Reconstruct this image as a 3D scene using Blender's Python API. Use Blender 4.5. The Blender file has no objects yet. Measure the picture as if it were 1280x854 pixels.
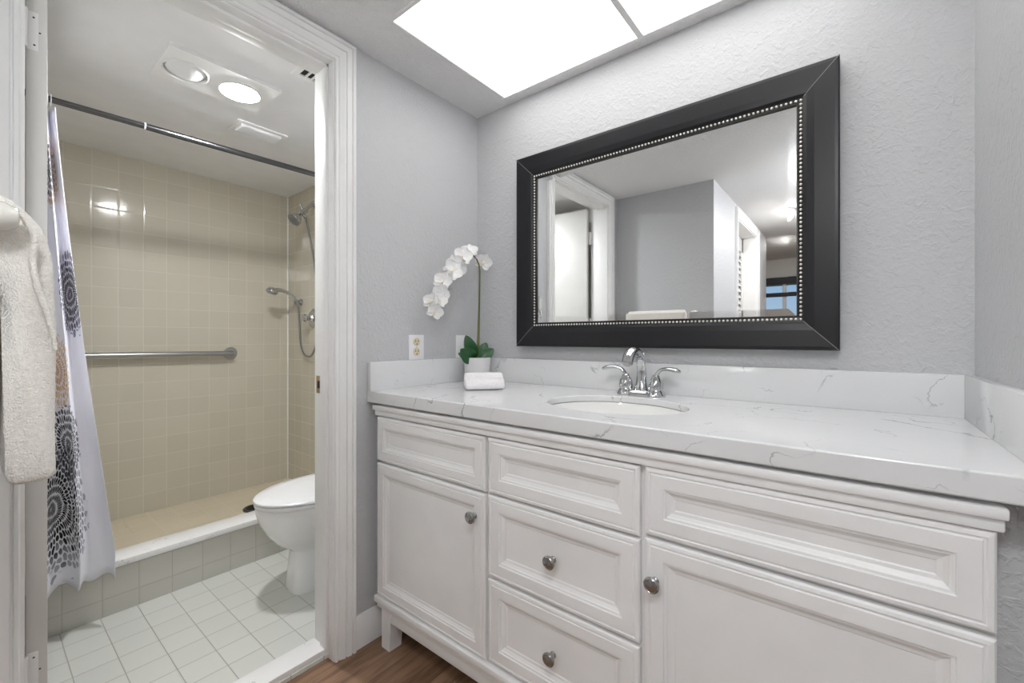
import bpy, bmesh, math, random
from mathutils import Vector, Matrix, noise
random.seed(7)
SC = bpy.context.scene
COL = SC.collection
V = Vector
PI = math.pi

# ------------------------------------------------------------------ camera, world, exposure
H = 1.095
cam_d = bpy.data.cameras.new('camera')
cam = bpy.data.objects.new('camera', cam_d)
COL.objects.link(cam)
cam.location = (0, 0, H)
cam.rotation_euler = (math.radians(90), 0, math.radians(38.5))
cam_d.sensor_fit = 'HORIZONTAL'
cam_d.sensor_width = 36
cam_d.lens = 539.64 * 36 / 1280
cam_d.shift_y = -3.9 / 1280
cam_d.clip_start = 0.01
SC.camera = cam

PANEL = 2.95          # vanity ceiling panel
HEAT_LAMP = 395.0    # bathroom ceiling lamp
HALL = 60.0          # hallway flush light
ENTRY_FILL = 76.0         # added fill lamp behind the camera, for the cabinet fronts
BEDROOM_FILL = 45.0        # added bedroom lamp, unseen, for rear fill
SC.view_settings.view_transform = 'Standard'
SC.view_settings.look = 'None'
SC.view_settings.gamma = 1.0
SC.view_settings.exposure = 0.0
SC.view_settings.use_curve_mapping = False

SC.cycles.max_bounces = 24
SC.cycles.diffuse_bounces = 20
SC.cycles.glossy_bounces = 8
SC.cycles.sample_clamp_indirect = 20.0

world = bpy.data.worlds.new('world')
SC.world = world
world.use_nodes = True
wn = world.node_tree
wn.nodes.clear()
wo = wn.nodes.new('ShaderNodeOutputWorld')
wb = wn.nodes.new('ShaderNodeBackground')
ws = wn.nodes.new('ShaderNodeTexSky')
ws.sky_type = 'HOSEK_WILKIE'
ws.sun_direction = (0.3, 0.5, 0.8)
ws.turbidity = 3.0
wb.inputs['Strength'].default_value = 2.6
wn.links.new(ws.outputs[0], wb.inputs[0])
wn.links.new(wb.outputs[0], wo.inputs[0])

# ------------------------------------------------------------------ node helper
class NT:
    def __init__(s, name):
        s.m = bpy.data.materials.new(name)
        s.m.use_nodes = True
        s.t = s.m.node_tree
        s.t.nodes.clear()
        s.out = s.t.nodes.new('ShaderNodeOutputMaterial')
        s.b = s.t.nodes.new('ShaderNodeBsdfPrincipled')
        s.t.links.new(s.b.outputs[0], s.out.inputs[0])
    def put(s, sock, val):
        if hasattr(val, 'is_output'):
            s.t.links.new(val, sock)
        elif val is not None:
            if sock.type == 'RGBA' and len(val) == 3:
                val = (*val, 1)
            sock.default_value = val
    def n(s, typ, ins=None, **kw):
        nd = s.t.nodes.new('ShaderNode' + typ)
        for k, v in kw.items():
            setattr(nd, k, v)
        for k, v in (ins or {}).items():
            s.put(nd.inputs[k], v)
        return nd
    def math(s, op, a, b=None, c=None, clamp=False):
        nd = s.n('Math', operation=op, use_clamp=clamp)
        s.put(nd.inputs[0], a)
        if b is not None: s.put(nd.inputs[1], b)
        if c is not None: s.put(nd.inputs[2], c)
        return nd.outputs[0]
    def mix(s, f, a, b):
        nd = s.n('Mix', data_type='RGBA')
        s.put(nd.inputs[0], f); s.put(nd.inputs[6], a); s.put(nd.inputs[7], b)
        return nd.outputs[2]
    def ss(s, x, a, b, lo=0., hi=1.):
        nd = s.n('MapRange', interpolation_type='SMOOTHSTEP')
        for i, v in enumerate((x, a, b, lo, hi)): s.put(nd.inputs[i], v)
        return nd.outputs[0]
    def pos(s):
        return s.n('NewGeometry').outputs['Position']
    def xyz(s, v):
        o = s.n('SeparateXYZ', {0: v}).outputs
        return o[0], o[1], o[2]
    def noise(s, vec, scale, detail=2., rough=.5, dist=0.):
        nd = s.n('TexNoise', {'Scale': scale, 'Detail': detail, 'Roughness': rough, 'Distortion': dist})
        s.put(nd.inputs['Vector'], vec)
        return nd.outputs['Fac']
    def scale(s, v, sc):
        nd = s.n('VectorMath', operation='MULTIPLY')
        s.put(nd.inputs[0], v); nd.inputs[1].default_value = sc
        return nd.outputs[0]
    def bump(s, h, strength=.5, dist=.002, normal=None):
        nd = s.n('Bump', {'Strength': strength, 'Distance': dist, 'Height': h})
        if normal is not None: s.put(nd.inputs['Normal'], normal)
        return nd.outputs[0]
    def base(s, col, rough=.5, metal=0., normal=None, spec=.5, coat=0.):
        s.put(s.b.inputs['Base Color'], col)
        s.put(s.b.inputs['Roughness'], rough)
        s.put(s.b.inputs['Metallic'], metal)
        s.put(s.b.inputs['Specular IOR Level'], spec)
        s.put(s.b.inputs['Coat Weight'], coat)
        if normal is not None: s.put(s.b.inputs['Normal'], normal)
        return s.m

def srgb(r, g, b):
    f = lambda c: (c / 255 / 12.92) if c <= 10 else ((c / 255 + .055) / 1.055) ** 2.4
    return (f(r), f(g), f(b))

def plain(name, col, rough=.5, metal=0., spec=.5, coat=0., bump=None):
    t = NT(name)
    p = t.pos()
    nz = None
    if bump:
        nz = t.bump(t.noise(p, bump[0], 3.), bump[1], bump[2])
    v = t.noise(p, 9., 3.)
    c = t.mix(t.ss(v, .3, .7, 0., 1.), tuple(x * .965 for x in col), col)
    return t.base(c, rough, metal, nz, spec, coat)

# ---- materials
def wall_mat(name, col):
    t = NT(name); p = t.pos()
    a = t.ss(t.noise(p, 85., 3., .55, .6), .42, .66)
    b = t.ss(t.noise(p, 30., 2., .5, 1.2), .55, .62)
    h = t.math('ADD', t.math('MULTIPLY', a, .6), t.math('MULTIPLY', b, .7))
    return t.base(col, .55, 0, t.bump(h, .55, .0024), .35)
M_wall = wall_mat('grey_textured_wall_paint', srgb(195, 196, 198))
M_wallb = wall_mat('bathroom_wall_paint', srgb(212, 211, 208))

def ceiling_mat():
    t = NT('popcorn_ceiling'); p = t.pos()
    a = t.ss(t.noise(p, 120., 3., .6), .40, .70)
    return t.base(srgb(245, 245, 245), .8, 0, t.bump(a, .75, .0045), .2)
M_ceil = ceiling_mat()
M_ceilb = plain('smooth_ceiling_paint', srgb(236, 236, 237), .6)
M_trim = plain('white_trim_paint', srgb(238, 238, 237), .45)
M_door = plain('white_door_paint', srgb(216, 215, 212), .35)
M_cab = plain('white_cabinet_paint', srgb(236, 236, 236), .38, bump=(260., .06, .0006))
M_plate = plain('white_plastic', srgb(238, 238, 240), .35)
M_ivory = plain('ivory_plastic', srgb(226, 214, 184), .4)
M_dark = plain('dark_slot', (.012, .012, .012), .7)
M_black = plain('black_satin_frame', srgb(15, 15, 21), .38, spec=.45)
M_chrome = plain('polished_chrome', (.60, .61, .62), .04, 1.)
M_satin = plain('satin_steel', (.44, .44, .44), .28, 1.)
M_pewter = plain('pewter_knob', (.40, .40, .40), .26, 1.)
M_bead = plain('silver_bead', (.92, .90, .87), .38, 1.)
M_rod = plain('dark_chrome_rod', (.16, .16, .165), .24, 1.)
M_brass = plain('brass', (.62, .46, .28), .3, 1.)
M_porc = plain('white_porcelain', srgb(238, 238, 236), .07, coat=.6)
M_cream = plain('off_white_porcelain', srgb(226, 224, 216), .1, coat=.5)
M_seat = plain('toilet_seat_plastic', srgb(236, 236, 236), .2)
M_pot = plain('white_ceramic_pot', srgb(226, 224, 226), .3)
M_mirror = NT('mirror_silver').base((.93, .94, .94), .0, 1.)
M_stem = plain('orchid_stem', srgb(112, 104, 58), .5)
M_stake = plain('green_stem', srgb(74, 104, 52), .5)
M_drain = plain('dark_drain_metal', (.10, .085, .08), .4, .8)
M_tape = plain('grey_grille', srgb(176, 176, 176), .5)

def emit(name, col, s):
    t = NT(name)
    t.base((.8, .8, .8), .4)
    t.put(t.b.inputs['Emission Color'], col)
    t.b.inputs['Emission Strength'].default_value = s
    return t.m
def panel_mat():
    t = NT('prismatic_diffuser'); x, y, z = t.xyz(t.pos())
    a = t.math('SINE', t.math('MULTIPLY', t.math('ADD', x, y), 900.))
    b = t.math('SINE', t.math('MULTIPLY', t.math('SUBTRACT', x, y), 900.))
    t.base((.85, .85, .85), .3, 0, t.bump(t.math('MULTIPLY', a, b), .3, .001))
    t.put(t.b.inputs['Emission Color'], (1., .985, .97, 1))
    t.b.inputs['Emission Strength'].default_value = PANEL
    return t.m
M_panel = panel_mat()
M_heat = emit('lit_bulb', (.97, .985, 1., 1), HEAT_LAMP)
M_bulb_off = plain('frosted_bulb_glass', srgb(236, 236, 236), .8)
M_hall = emit('lit_frosted_glass', (1., .975, .95, 1), HALL)
M_entry_fill = emit('entry_fill_glass', (.97, .985, 1., 1), ENTRY_FILL)
M_bed_fill = emit('bedroom_fill_glass', (1., .97, .93, 1), BEDROOM_FILL)

def tile_mat(name, col, grout, axes, origin, pitch=.1085, gw=.0028, rough=.09, var=.05, gdark=1.):
    t = NT(name); c = dict(zip('xyz', t.xyz(t.pos())))
    ds, ids = [], []
    for a, o in zip(axes, origin):
        q = t.math('DIVIDE', t.math('SUBTRACT', c[a], o), pitch)
        fr = t.math('FRACT', q)
        ds.append(t.math('MULTIPLY', t.math('MINIMUM', fr, t.math('SUBTRACT', 1., fr)), pitch))
        ids.append(t.math('FLOOR', q))
    d = t.math('MINIMUM', ds[0], ds[1])
    g = t.ss(d, gw * .4, gw * .75)
    comb = t.n('CombineXYZ', {0: ids[0], 1: ids[1]}).outputs[0]
    wn_ = t.n('TexWhiteNoise', {'Vector': comb})
    k = t.ss(wn_.outputs[0], 0., 1., 1. - var, 1.)
    tc = t.n('VectorMath', operation='SCALE'); t.put(tc.inputs[0], col); t.put(tc.inputs['Scale'], k)
    colr = t.mix(g, (*grout, 1), tc.outputs[0])
    # tiles cushion slightly and each sits at its own tiny tilt
    pil = t.ss(d, 0., .007)
    wav = t.noise(t.pos(), 14., 2.)
    tilt = t.math('MULTIPLY', t.math('SUBTRACT', wn_.outputs[0], .5), 1.)
    h = t.math('ADD', pil, t.math('MULTIPLY', wav, .8))
    nz = t.bump(h, .35, .0012)
    return t.base(colr, t.mix(g, (.6, .6, .6, 1), (rough, rough, rough, 1)), 0, nz, .5)
BEIGE = srgb(203, 197, 181)
M_tileX = tile_mat('beige_wall_tile_back', BEIGE, srgb(208, 202, 188), 'yz', (.409, .09), .1072)
M_tileY = tile_mat('beige_wall_tile_side', BEIGE, srgb(208, 202, 188), 'xz', (-3.2, .09), .1072)
M_tileF = tile_mat('pale_floor_tile', srgb(212, 213, 207), srgb(158, 155, 148), 'xy', (-2.255, .419), .1080, .0026, .22, .04)
M_tileC = tile_mat('grey_curb_tile', srgb(203, 201, 192), srgb(176, 172, 164), 'yz', (.425, .092), .1080, .0026, .15, .04)
M_tileS = tile_mat('beige_shower_floor_tile', srgb(216, 204, 180), srgb(190, 180, 160), 'xy', (-2.79, .524), .1080, .0028, .25, .04)

def marble_mat(name, base, vein, sc=1., amt=1., rough=.12):
    t = NT(name); pa = t.n('VectorMath', operation='ADD'); t.put(pa.inputs[0], t.pos()); pa.inputs[1].default_value = (3.7, 1.25, .4); p = pa.outputs[0]
    w = t.n('VectorMath', operation='ADD')
    nd = t.n('TexNoise', {'Scale': 5. * sc, 'Detail': 5., 'Roughness': .6}); t.put(nd.inputs['Vector'], p)
    sc_ = t.scale(nd.outputs['Color'], (.16, .16, .16))
    t.put(w.inputs[0], p); t.put(w.inputs[1], sc_)
    q = w.outputs[0]
    n1 = t.noise(q, 3.2 * sc, 1., .4)
    v1 = t.ss(t.math('ABSOLUTE', t.math('SUBTRACT', n1, .5)), .0, .0060, 1., 0.)
    n2 = t.noise(q, 7.5 * sc, 1., .4)
    v2 = t.ss(t.math('ABSOLUTE', t.math('SUBTRACT', n2, .47)), .0, .010, 1., 0.)
    mk = t.ss(t.noise(p, 5. * sc, 2.), .47, .62)
    mk2 = t.ss(t.noise(t.scale(p, (1.3, -1.1, .9)), 7. * sc, 2.), .52, .66)
    v = t.math('MAXIMUM', t.math('MULTIPLY', v1, mk), t.math('MULTIPLY', t.math('MULTIPLY', v2, mk2), .7))
    cl = t.ss(t.noise(q, 2.5 * sc, 3.), .45, .8, 0., .35)
    c = t.mix(t.math('MULTIPLY', cl, amt * .5), base, tuple(b * .86 for b in base))
    c = t.mix(t.math('MULTIPLY', v, .85 * amt), c, vein)
    return t.base(c, rough, 0, None, .5)
M_marble = marble_mat('white_quartz_with_grey_veins', srgb(222, 223, 224), srgb(128, 139, 138), 1.15)
M_sill = marble_mat('white_marble_sill', srgb(238, 237, 236), srgb(150, 150, 152), 2.2, 1., .2)

def wood_mat():
    t = NT('brown_wood_plank'); p = t.pos(); x, y, z = t.xyz(p)
    row = t.math('FLOOR', t.math('DIVIDE', x, .15))
    off = t.math('MULTIPLY', t.n('TexWhiteNoise', {'W': row}, noise_dimensions='1D').outputs[0], 1.2)
    yy = t.math('DIVIDE', t.math('ADD', y, off), 1.2)
    col_ = t.math('FLOOR', yy)
    idv = t.n('CombineXYZ', {0: row, 1: col_}).outputs[0]
    r = t.n('TexWhiteNoise', {'Vector': idv}).outputs[0]
    fx = t.math('FRACT', t.math('DIVIDE', x, .15)); fy = t.math('FRACT', yy)
    jx = t.math('MULTIPLY', t.math('MINIMUM', fx, t.math('SUBTRACT', 1., fx)), .15)
    jy = t.math('MULTIPLY', t.math('MINIMUM', fy, t.math('SUBTRACT', 1., fy)), 1.2)
    seam = t.ss(t.math('MINIMUM', jx, jy), .0, .0016)
    sv = t.n('CombineXYZ', {0: t.math('MULTIPLY', x, 26.), 1: t.math('ADD', t.math('MULTIPLY', y, 2.6), t.math('MULTIPLY', r, 20.)), 2: t.math('MULTIPLY', r, 9.)}).outputs[0]
    g1 = t.noise(sv, 1., 5., .62, .5)
    g2 = t.noise(t.scale(sv, (3.5, 1.5, 1.)), 1., 3., .6)
    g = t.math('ADD', t.math('MULTIPLY', g1, .75), t.math('MULTIPLY', g2, .25))
    c = t.mix(t.ss(g, .33, .66), srgb(104, 78, 60), srgb(162, 130, 104))
    c = t.mix(t.math('MULTIPLY', r, .25), c, srgb(120, 88, 66))
    c = t.mix(seam, srgb(60, 42, 32), c)
    return t.base(c, .42, 0, t.bump(t.math('ADD', g, seam), .25, .0008), .4)
M_wood = wood_mat()

def fabric(name, col, scale=420., strength=.7, dist=.003, rough=.95, sheen=.3):
    t = NT(name); p = t.pos()
    h = t.math('ADD', t.noise(p, scale, 2., .6), t.math('MULTIPLY', t.noise(p, scale * .3, 2.), .7))
    c = t.mix(t.ss(t.noise(p, scale * .5, 2.), .35, .65), tuple(x * .93 for x in col), col)
    t.base(c, rough, 0, t.bump(h, strength, dist), .15)
    t.b.inputs['Sheen Weight'].default_value = sheen
    return t.m
M_terry = fabric('cream_terry_cloth', srgb(240, 236, 228), 420., .8, .004)
M_terry2 = fabric('white_terry_cloth', srgb(240, 238, 240), 380., .7, .003)
M_petal = fabric('white_orchid_petal', srgb(246, 246, 246), 60., .15, .001, .5, .1)
M_petal.node_tree.nodes['Principled BSDF'].inputs['Subsurface Weight'].default_value = .15
M_petal.node_tree.nodes['Principled BSDF'].inputs['Subsurface Radius'].default_value = (.01, .01, .01)
M_lip = plain('yellow_white_lip', srgb(238, 228, 190), .5)

def leaf_mat():
    t = NT('glossy_green_leaf')
    uv = t.n('UVMap').outputs[0]
    u, v, _ = t.xyz(uv)
    rib = t.ss(t.math('ABSOLUTE', t.math('SUBTRACT', v, .5)), .0, .06, 1., 0.)
    st = t.math('SINE', t.math('MULTIPLY', v, 60.))
    c = t.mix(t.ss(st, -1., 1., 0., .35), srgb(22, 74, 38), srgb(58, 116, 58))
    c = t.mix(t.math('MULTIPLY', rib, .5), c, srgb(14, 52, 28))
    return t.base(c, .32, 0, t.bump(t.math('ADD', st, rib), .12, .001), .5)
M_leaf = leaf_mat()

FU = (.13, .43, .20, .30, .25)
def curtain_mat():
    t = NT('white_curtain_printed_with_dahlias')
    u, v, _ = t.xyz(t.n('UVMap').outputs[0])
    cur = (*srgb(240, 240, 246), 1)
    jit = t.n('TexNoise', {'Scale': 38., 'Detail': 1.}); t.put(jit.inputs['Vector'], t.n('UVMap').outputs[0])
    jx, jy, _ = t.xyz(jit.outputs['Color'])
    u = t.math('ADD', u, t.math('MULTIPLY', t.math('SUBTRACT', jx, .5), .014)); v = t.math('ADD', v, t.math('MULTIPLY', t.math('SUBTRACT', jy, .5), .026))
    #       u0    v0    R    n  inner colour       outer colour
    FL = [(FU[0], .485, .245, 52, (10, 10, 14), (176, 176, 184)),
          (FU[1], 1.26, .15, 40, (40, 34, 58), (150, 146, 168)),
          (FU[2], .98, .13, 34, (206, 168, 120), (226, 206, 180)),
          (FU[3], 1.70, .13, 34, (30, 28, 34), (224, 196, 172)),
          (FU[4], .72, .13, 36, (14, 14, 18), (110, 110, 118))]
    c = cur
    for (u0, v0, R, n, ci, co) in FL:
        dx = t.math('SUBTRACT', u, u0); dy = t.math('SUBTRACT', v, v0)
        r = t.math('SQRT', t.math('ADD', t.math('MULTIPLY', dx, dx), t.math('MULTIPLY', dy, dy)))
        th = t.math('ARCTAN2', dy, dx)
        dr = .026
        k = t.math('DIVIDE', r, dr); ring = t.math('FLOOR', k)
        fr = t.math('SUBTRACT', t.math('FRACT', k), .5)
        a = t.math('ADD', t.math('MULTIPLY', th, n / (2 * PI)), t.math('MULTIPLY', ring, .5))
        fa = t.math('SUBTRACT', t.math('FRACT', t.math('ADD', a, 100.)), .5)
        e = t.math('ADD', t.math('POWER', t.math('DIVIDE', t.math('ABSOLUTE', fa), .43), 2.), t.math('POWER', t.math('DIVIDE', t.math('ABSOLUTE', fr), .47), 2.))
        pet = t.ss(e, .75, 1.05, 1., 0.)
        idv = t.n('CombineXYZ', {0: ring, 1: t.math('FLOOR', t.math('ADD', a, 100.))}).outputs[0]
        rnd = t.n('TexWhiteNoise', {'Vector': idv}).outputs[0]
        lim = t.ss(t.math('ADD', t.math('DIVIDE', r, R), t.math('MULTIPLY', rnd, .22)), 1.08, 1.12, 1., 0.)
        f = t.ss(t.math('ADD', t.math('DIVIDE', r, R), t.math('MULTIPLY', t.math('SUBTRACT', rnd, .5), .5)), .45, .95)
        pc = t.mix(f, (*srgb(*ci), 1), (*srgb(*co), 1))
        c = t.mix(t.math('MULTIPLY', t.math('MULTIPLY', pet, lim), .97), c, pc)
    t.base(c, .75, 0, t.bump(t.noise(t.pos(), 60., 2.), .2, .002), .2)
    return t.m
M_curtain = curtain_mat()

def tape_mat(): pass

# ------------------------------------------------------------------ geometry helpers
def bm_new(): return bmesh.new()

def box(bm, x0, x1, y0, y1, z0, z1, bev=0., seg=2):
    m = Matrix.Translation(((x0 + x1) / 2, (y0 + y1) / 2, (z0 + z1) / 2)) @ Matrix.Diagonal((x1 - x0, y1 - y0, z1 - z0, 1))
    r = bmesh.ops.create_cube(bm, size=1, matrix=m)
    if bev > 0:
        es = list({e for v in r['verts'] for e in v.link_edges})
        bmesh.ops.bevel(bm, geom=es, offset=bev, segments=seg, profile=.5, affect='EDGES')

def frame_of(d):
    d = d.normalized()
    a = V((0, 0, 1)) if abs(d.z) < .9 else V((1, 0, 0))
    x = d.cross(a).normalized(); y = d.cross(x).normalized()
    return x, y

def rings(bm, rs, cap0=True, cap1=True, closed=False):
    vs = [[bm.verts.new(p) for p in r] for r in rs]
    n = len(vs[0])
    for a, b in zip(vs, vs[1:] + (vs[:1] if closed else [])):
        for i in range(n):
            bm.faces.new((a[i], a[(i + 1) % n], b[(i + 1) % n], b[i]))
    if not closed:
        if cap0: bm.faces.new(vs[0][::-1])
        if cap1: bm.faces.new(vs[-1])

def tube(bm, pts, rad, n=14, caps=True, flat=None):
    pts = [V(p) for p in pts]
    if not isinstance(rad, (list, tuple)): rad = [rad] * len(pts)
    x = None; rs = []
    for i, p in enumerate(pts):
        d = (pts[min(i + 1, len(pts) - 1)] - pts[max(i - 1, 0)]).normalized()
        if x is None: x, y = frame_of(d)
        else:
            x = (x - d * x.dot(d)).normalized(); y = d.cross(x)
        ra = rad[i] if isinstance(rad[i], (tuple, list)) else (rad[i], rad[i])
        if flat is not None:
            xx = (flat - d * flat.dot(d)).normalized(); yy = d.cross(xx)
        else: xx, yy = x, y
        rs.append([p + xx * ra[0] * math.cos(2 * PI * k / n) + yy * ra[1] * math.sin(2 * PI * k / n) for k in range(n)])
    rings(bm, rs, caps, caps)

def smooth_path(pts, k=6):
    pts = [V(p) for p in pts]; out = []
    for i in range(len(pts) - 1):
        p0 = pts[max(i - 1, 0)]; p1 = pts[i]; p2 = pts[i + 1]; p3 = pts[min(i + 2, len(pts) - 1)]
        for j in range(k):
            t = j / k
            out.append(.5 * ((2 * p1) + (p2 - p0) * t + (2 * p0 - 5 * p1 + 4 * p2 - p3) * t * t + (3 * p1 - p0 - 3 * p2 + p3) * t ** 3))
    out.append(pts[-1]); return out

def interp(rads, k=6):
    out = []
    for a, b in zip(rads, rads[1:]):
        for j in range(k): out.append(a + (b - a) * j / k)
    out.append(rads[-1]); return out

def lathe(bm, prof, org, axis=V((0, 0, 1)), n=28, sx=1., sy=1., caps=True):
    org = V(org); axis = V(axis).normalized()
    if abs(axis.z) > .99: x, y = V((1, 0, 0)), V((0, 1, 0)) * (1 if axis.z > 0 else -1)
    else: x, y = frame_of(axis)
    rs = [[org + axis * h + x * r * sx * math.cos(2 * PI * k / n) + y * r * sy * math.sin(2 * PI * k / n) for k in range(n)] for r, h in prof]
    rings(bm, rs, caps, caps)

ORG = {}
def obj(name, bm, mat, parent=None, smooth=True, ang=35, fix=True):
    if fix: bmesh.ops.recalc_face_normals(bm, faces=bm.faces)
    me = bpy.data.meshes.new(name)
    vs = [v.co for v in bm.verts]
    lo = V([min(v[i] for v in vs) for i in range(3)]); hi = V([max(v[i] for v in vs) for i in range(3)])
    c = (lo + hi) / 2
    if parent is None: c.z = lo.z
    for v in bm.verts: v.co -= c
    bm.to_mesh(me); bm.free()
    if smooth:
        me.polygons.foreach_set('use_smooth', [True] * len(me.polygons))
        me.set_sharp_from_angle(angle=math.radians(ang))
    for m in (mat if isinstance(mat, (list, tuple)) else [mat]): me.materials.append(m)
    o = bpy.data.objects.new(name, me); COL.objects.link(o)
    po = ORG[parent.name] if parent else V((0, 0, 0))
    o.location = c - po
    if parent: o.parent = parent
    ORG[o.name] = c.copy()
    return o

def tag(o, label, cat, group=None, kind=None):
    o['label'] = label; o['category'] = cat
    if group: o['group'] = group
    if kind: o['kind'] = kind
    return o

def thing(name, loc, label, cat, group=None, kind=None):
    o = bpy.data.objects.new(name, None); COL.objects.link(o)
    o.empty_display_size = .05
    o.location = loc; ORG[o.name] = V(loc)
    return tag(o, label, cat, group, kind)

def boxobj(name, b, mat, parent=None, bev=0., seg=2):
    bm = bm_new(); box(bm, *b, bev, seg); return obj(name, bm, mat, parent)

def struct(name, bxs, mat, label, cat, bev=0.):
    bm = bm_new()
    for b in bxs: box(bm, *b, bev)
    return tag(obj(name, bm, mat, None), label, cat, None, 'structure')

# ------------------------------------------------------------------ room shell
XL, XR, YB, ZC = -1.366, .218, 1.46, 2.111
XLb = -1.486          # bathroom side of the door wall
FZ, BZ = .012, .025   # wood floor, bathroom floor
YR = -.09             # wall behind, left of the hall
XH = -.707            # hall side wall
XS = -3.2             # shower back wall
YS = 1.43             # tiled side wall
YBL = -.12            # bathroom wall on the far left
CZ = ZC + .12
BEDY0, BEDY1, BEDZ = -2.15, -5.6, 2.42

struct('floor', [(-1.40, 1.3, BEDY1, YB, -.1, FZ), (-2.6, -1.40, BEDY1, BEDY0, -.1, FZ)], M_wood, 'brown wood plank floor of the vanity area and hall', 'floor')
struct('floor_bathroom', [(-2.27, XLb, YBL, YB, -.1, BZ), (XLb, -1.40, .07, .76, -.1, BZ)], M_tileF, 'pale square tile floor of the bathroom', 'floor')
struct('floor_shower', [(XS, -2.34, YBL, YB, -.1, .09)], M_tileS, 'beige tile floor inside the shower', 'floor')
struct('ceiling', [(XL - .06, XR + .1, BEDY0, YB + .1, ZC, CZ)], M_ceil, 'white popcorn ceiling over the vanity and hall', 'ceiling')
struct('ceiling_bathroom', [(XS - .1, XL - .06, YBL - .1, YB + .1, ZC, CZ)], M_ceilb, 'smooth white bathroom ceiling', 'ceiling')
struct('ceiling_bedroom', [(-2.7, 1.4, BEDY1 - .1, BEDY0, BEDZ, BEDZ + .1), (-2.7, 1.4, BEDY0 - .005, BEDY0 + .1, CZ - .02, BEDZ + .1)], M_ceil, 'textured bedroom ceiling seen in the mirror', 'ceiling')
struct('wall_back', [(-2.35, XR + .1, YB, YB + .12, -.1, CZ)], M_wall, 'grey textured wall behind the vanity mirror', 'wall')
struct('wall_left', [(XLb, XL, .767, YB, -.1, CZ), (XLb, XL, YBL - .1, .060, -.1, CZ), (XLb, XL, .060, .767, 2.03, CZ)], M_wall, 'grey wall holding the bathroom doorway', 'wall')
struct('wall_right', [(XR, XR + .1, BEDY0, YB, -.1, CZ)], M_wall, 'grey wall at the right end of the counter', 'wall')
struct('wall_rear', [(XL, XH, YR - .1, YR, -.1, CZ)], M_wall, 'grey wall behind the towel bar', 'wall')
struct('wall_hall', [(XH - .1, XH, -.785, YR - .1, -.1, CZ), (XH - .1, XH, BEDY0, -1.595, -.1, CZ), (XH - .1, XH, -1.595, -.785, 2.02, CZ)], M_wall, 'grey hall wall with the louvered closet opening', 'wall')
struct('wall_closet', [(-1.45, XH - .1, -.72, -.62, -.1, CZ), (-1.45, XH - .1, -1.75, -1.65, -.1, CZ), (-1.5, -1.4, -1.75, -.62, -.1, CZ)], M_wall, 'closet walls behind the louvered door', 'wall')
struct('wall_bedroom', [(-2.7, -2.6, BEDY1, BEDY0, -.1, BEDZ), (1.3, 1.4, BEDY1, BEDY0, -.1, BEDZ),
                        (-2.7, XH - .1, BEDY0, BEDY0 + .1, -.1, BEDZ), (XR + .1, 1.4, BEDY0, BEDY0 + .1, -.1, BEDZ),
                        (-2.7, -1.9, BEDY1 - .1, BEDY1, -.1, BEDZ), (.6, 1.4, BEDY1 - .1, BEDY1, -.1, BEDZ),
                        (-1.9, .6, BEDY1 - .1, BEDY1, -.1, .9), (-1.9, .6, BEDY1 - .1, BEDY1, 2.12, BEDZ)], M_wallb, 'pale bedroom walls around the far window', 'wall')
struct('wall_shower_back', [(XS - .1, XS, YBL, YB, -.1, CZ)], M_tileX, 'beige square tile wall at the back of the shower', 'wall')
struct('wall_shower_side', [(XS, -2.30, YS, YB + .1, -.1, CZ)], M_tileY, 'beige tile wall carrying the shower fittings', 'wall')
struct('wall_bathroom_left', [(XS, XLb, YBL - .1, YBL, -.1, CZ)], M_wallb, 'white bathroom wall behind the open door', 'wall')

# caulk line in the shower corner, curb
bm = bm_new(); tube(bm, [(XS + .002, YS - .002, .09), (XS + .002, YS - .002, ZC)], .0045, 8)
tag(obj('trim_6', bm, M_trim), 'white caulk line in the shower corner', 'trim', None, 'structure')
cb = thing('trim_5', (-2.3, .65, BZ), 'grey tiled shower curb with a white marble top', 'shower curb', None, 'structure')
boxobj('curb_base', (-2.345, -2.255, YBL, YS, BZ - .05, .205), M_tileC, cb)
boxobj('marble_sill', (-2.365, -2.243, YBL, YS, .205, .230), M_sill, cb, .003)

# ---- door casing of the bathroom (trim_1)
def casing_prof(w):   # (offset from inner edge, projection from wall)
    return [(0, 0), (0, .008), (.003, .011), (.009, .011), (.0105, .006), (.013, .006), (.016, .010), (.024, .013), (.030, .016), (.034, .016), (.0355, .011), (.038, .011), (.040, .017), (.055, .019), (.0565, .013), (.0590, .013), (.061, .019), (w - .003, .021), (w, .018), (w, 0)]
def casing(bm, w, xface, sgn, path_in):
    # path_in: list of (y,z) inner corners bottom-left, top-left, top-right, bottom-right
    (ya, z0), (_, zt), (yb, _), _ = path_in
    prof = casing_prof(w)
    s = 1 if yb > ya else -1
    loops = []
    for (k, (yy, zz)) in enumerate(path_in):
        dy = -s if k < 2 else s
        dz = 0 if k in (0, 3) else 1
        loops.append([V((xface + sgn * h, yy + dy * o, zz + dz * o)) for o, h in prof])
    rings(bm, loops, True, True)
t1 = thing('trim_1', (XL, .41, FZ), 'white moulded casing and jamb around the bathroom doorway', 'door casing', None, 'structure')
bm = bm_new(); casing(bm, .072, XL, 1, [(.066, FZ), (.066, 2.027), (.760, 2.027), (.760, FZ)]); obj('casing', bm, M_trim, t1, ang=25)
bm = bm_new(); casing(bm, .072, XLb, -1, [(.066, BZ), (.066, 2.027), (.760, 2.027), (.760, BZ)]); obj('casing', bm, M_trim, t1, ang=25)
bm = bm_new()
box(bm, XLb - .001, XL + .001, .757, .777, FZ, 2.045, .001)
box(bm, XLb - .001, XL + .001, .0545, .0725, FZ, 2.045, .001)
box(bm, XLb - .001, XL + .001, .069, .757, 2.022, 2.045, .001)
obj('jamb', bm, M_trim, t1)
bm = bm_new()
box(bm, -1.437, -1.395, .748, .757, BZ, 2.022, .001)
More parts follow.
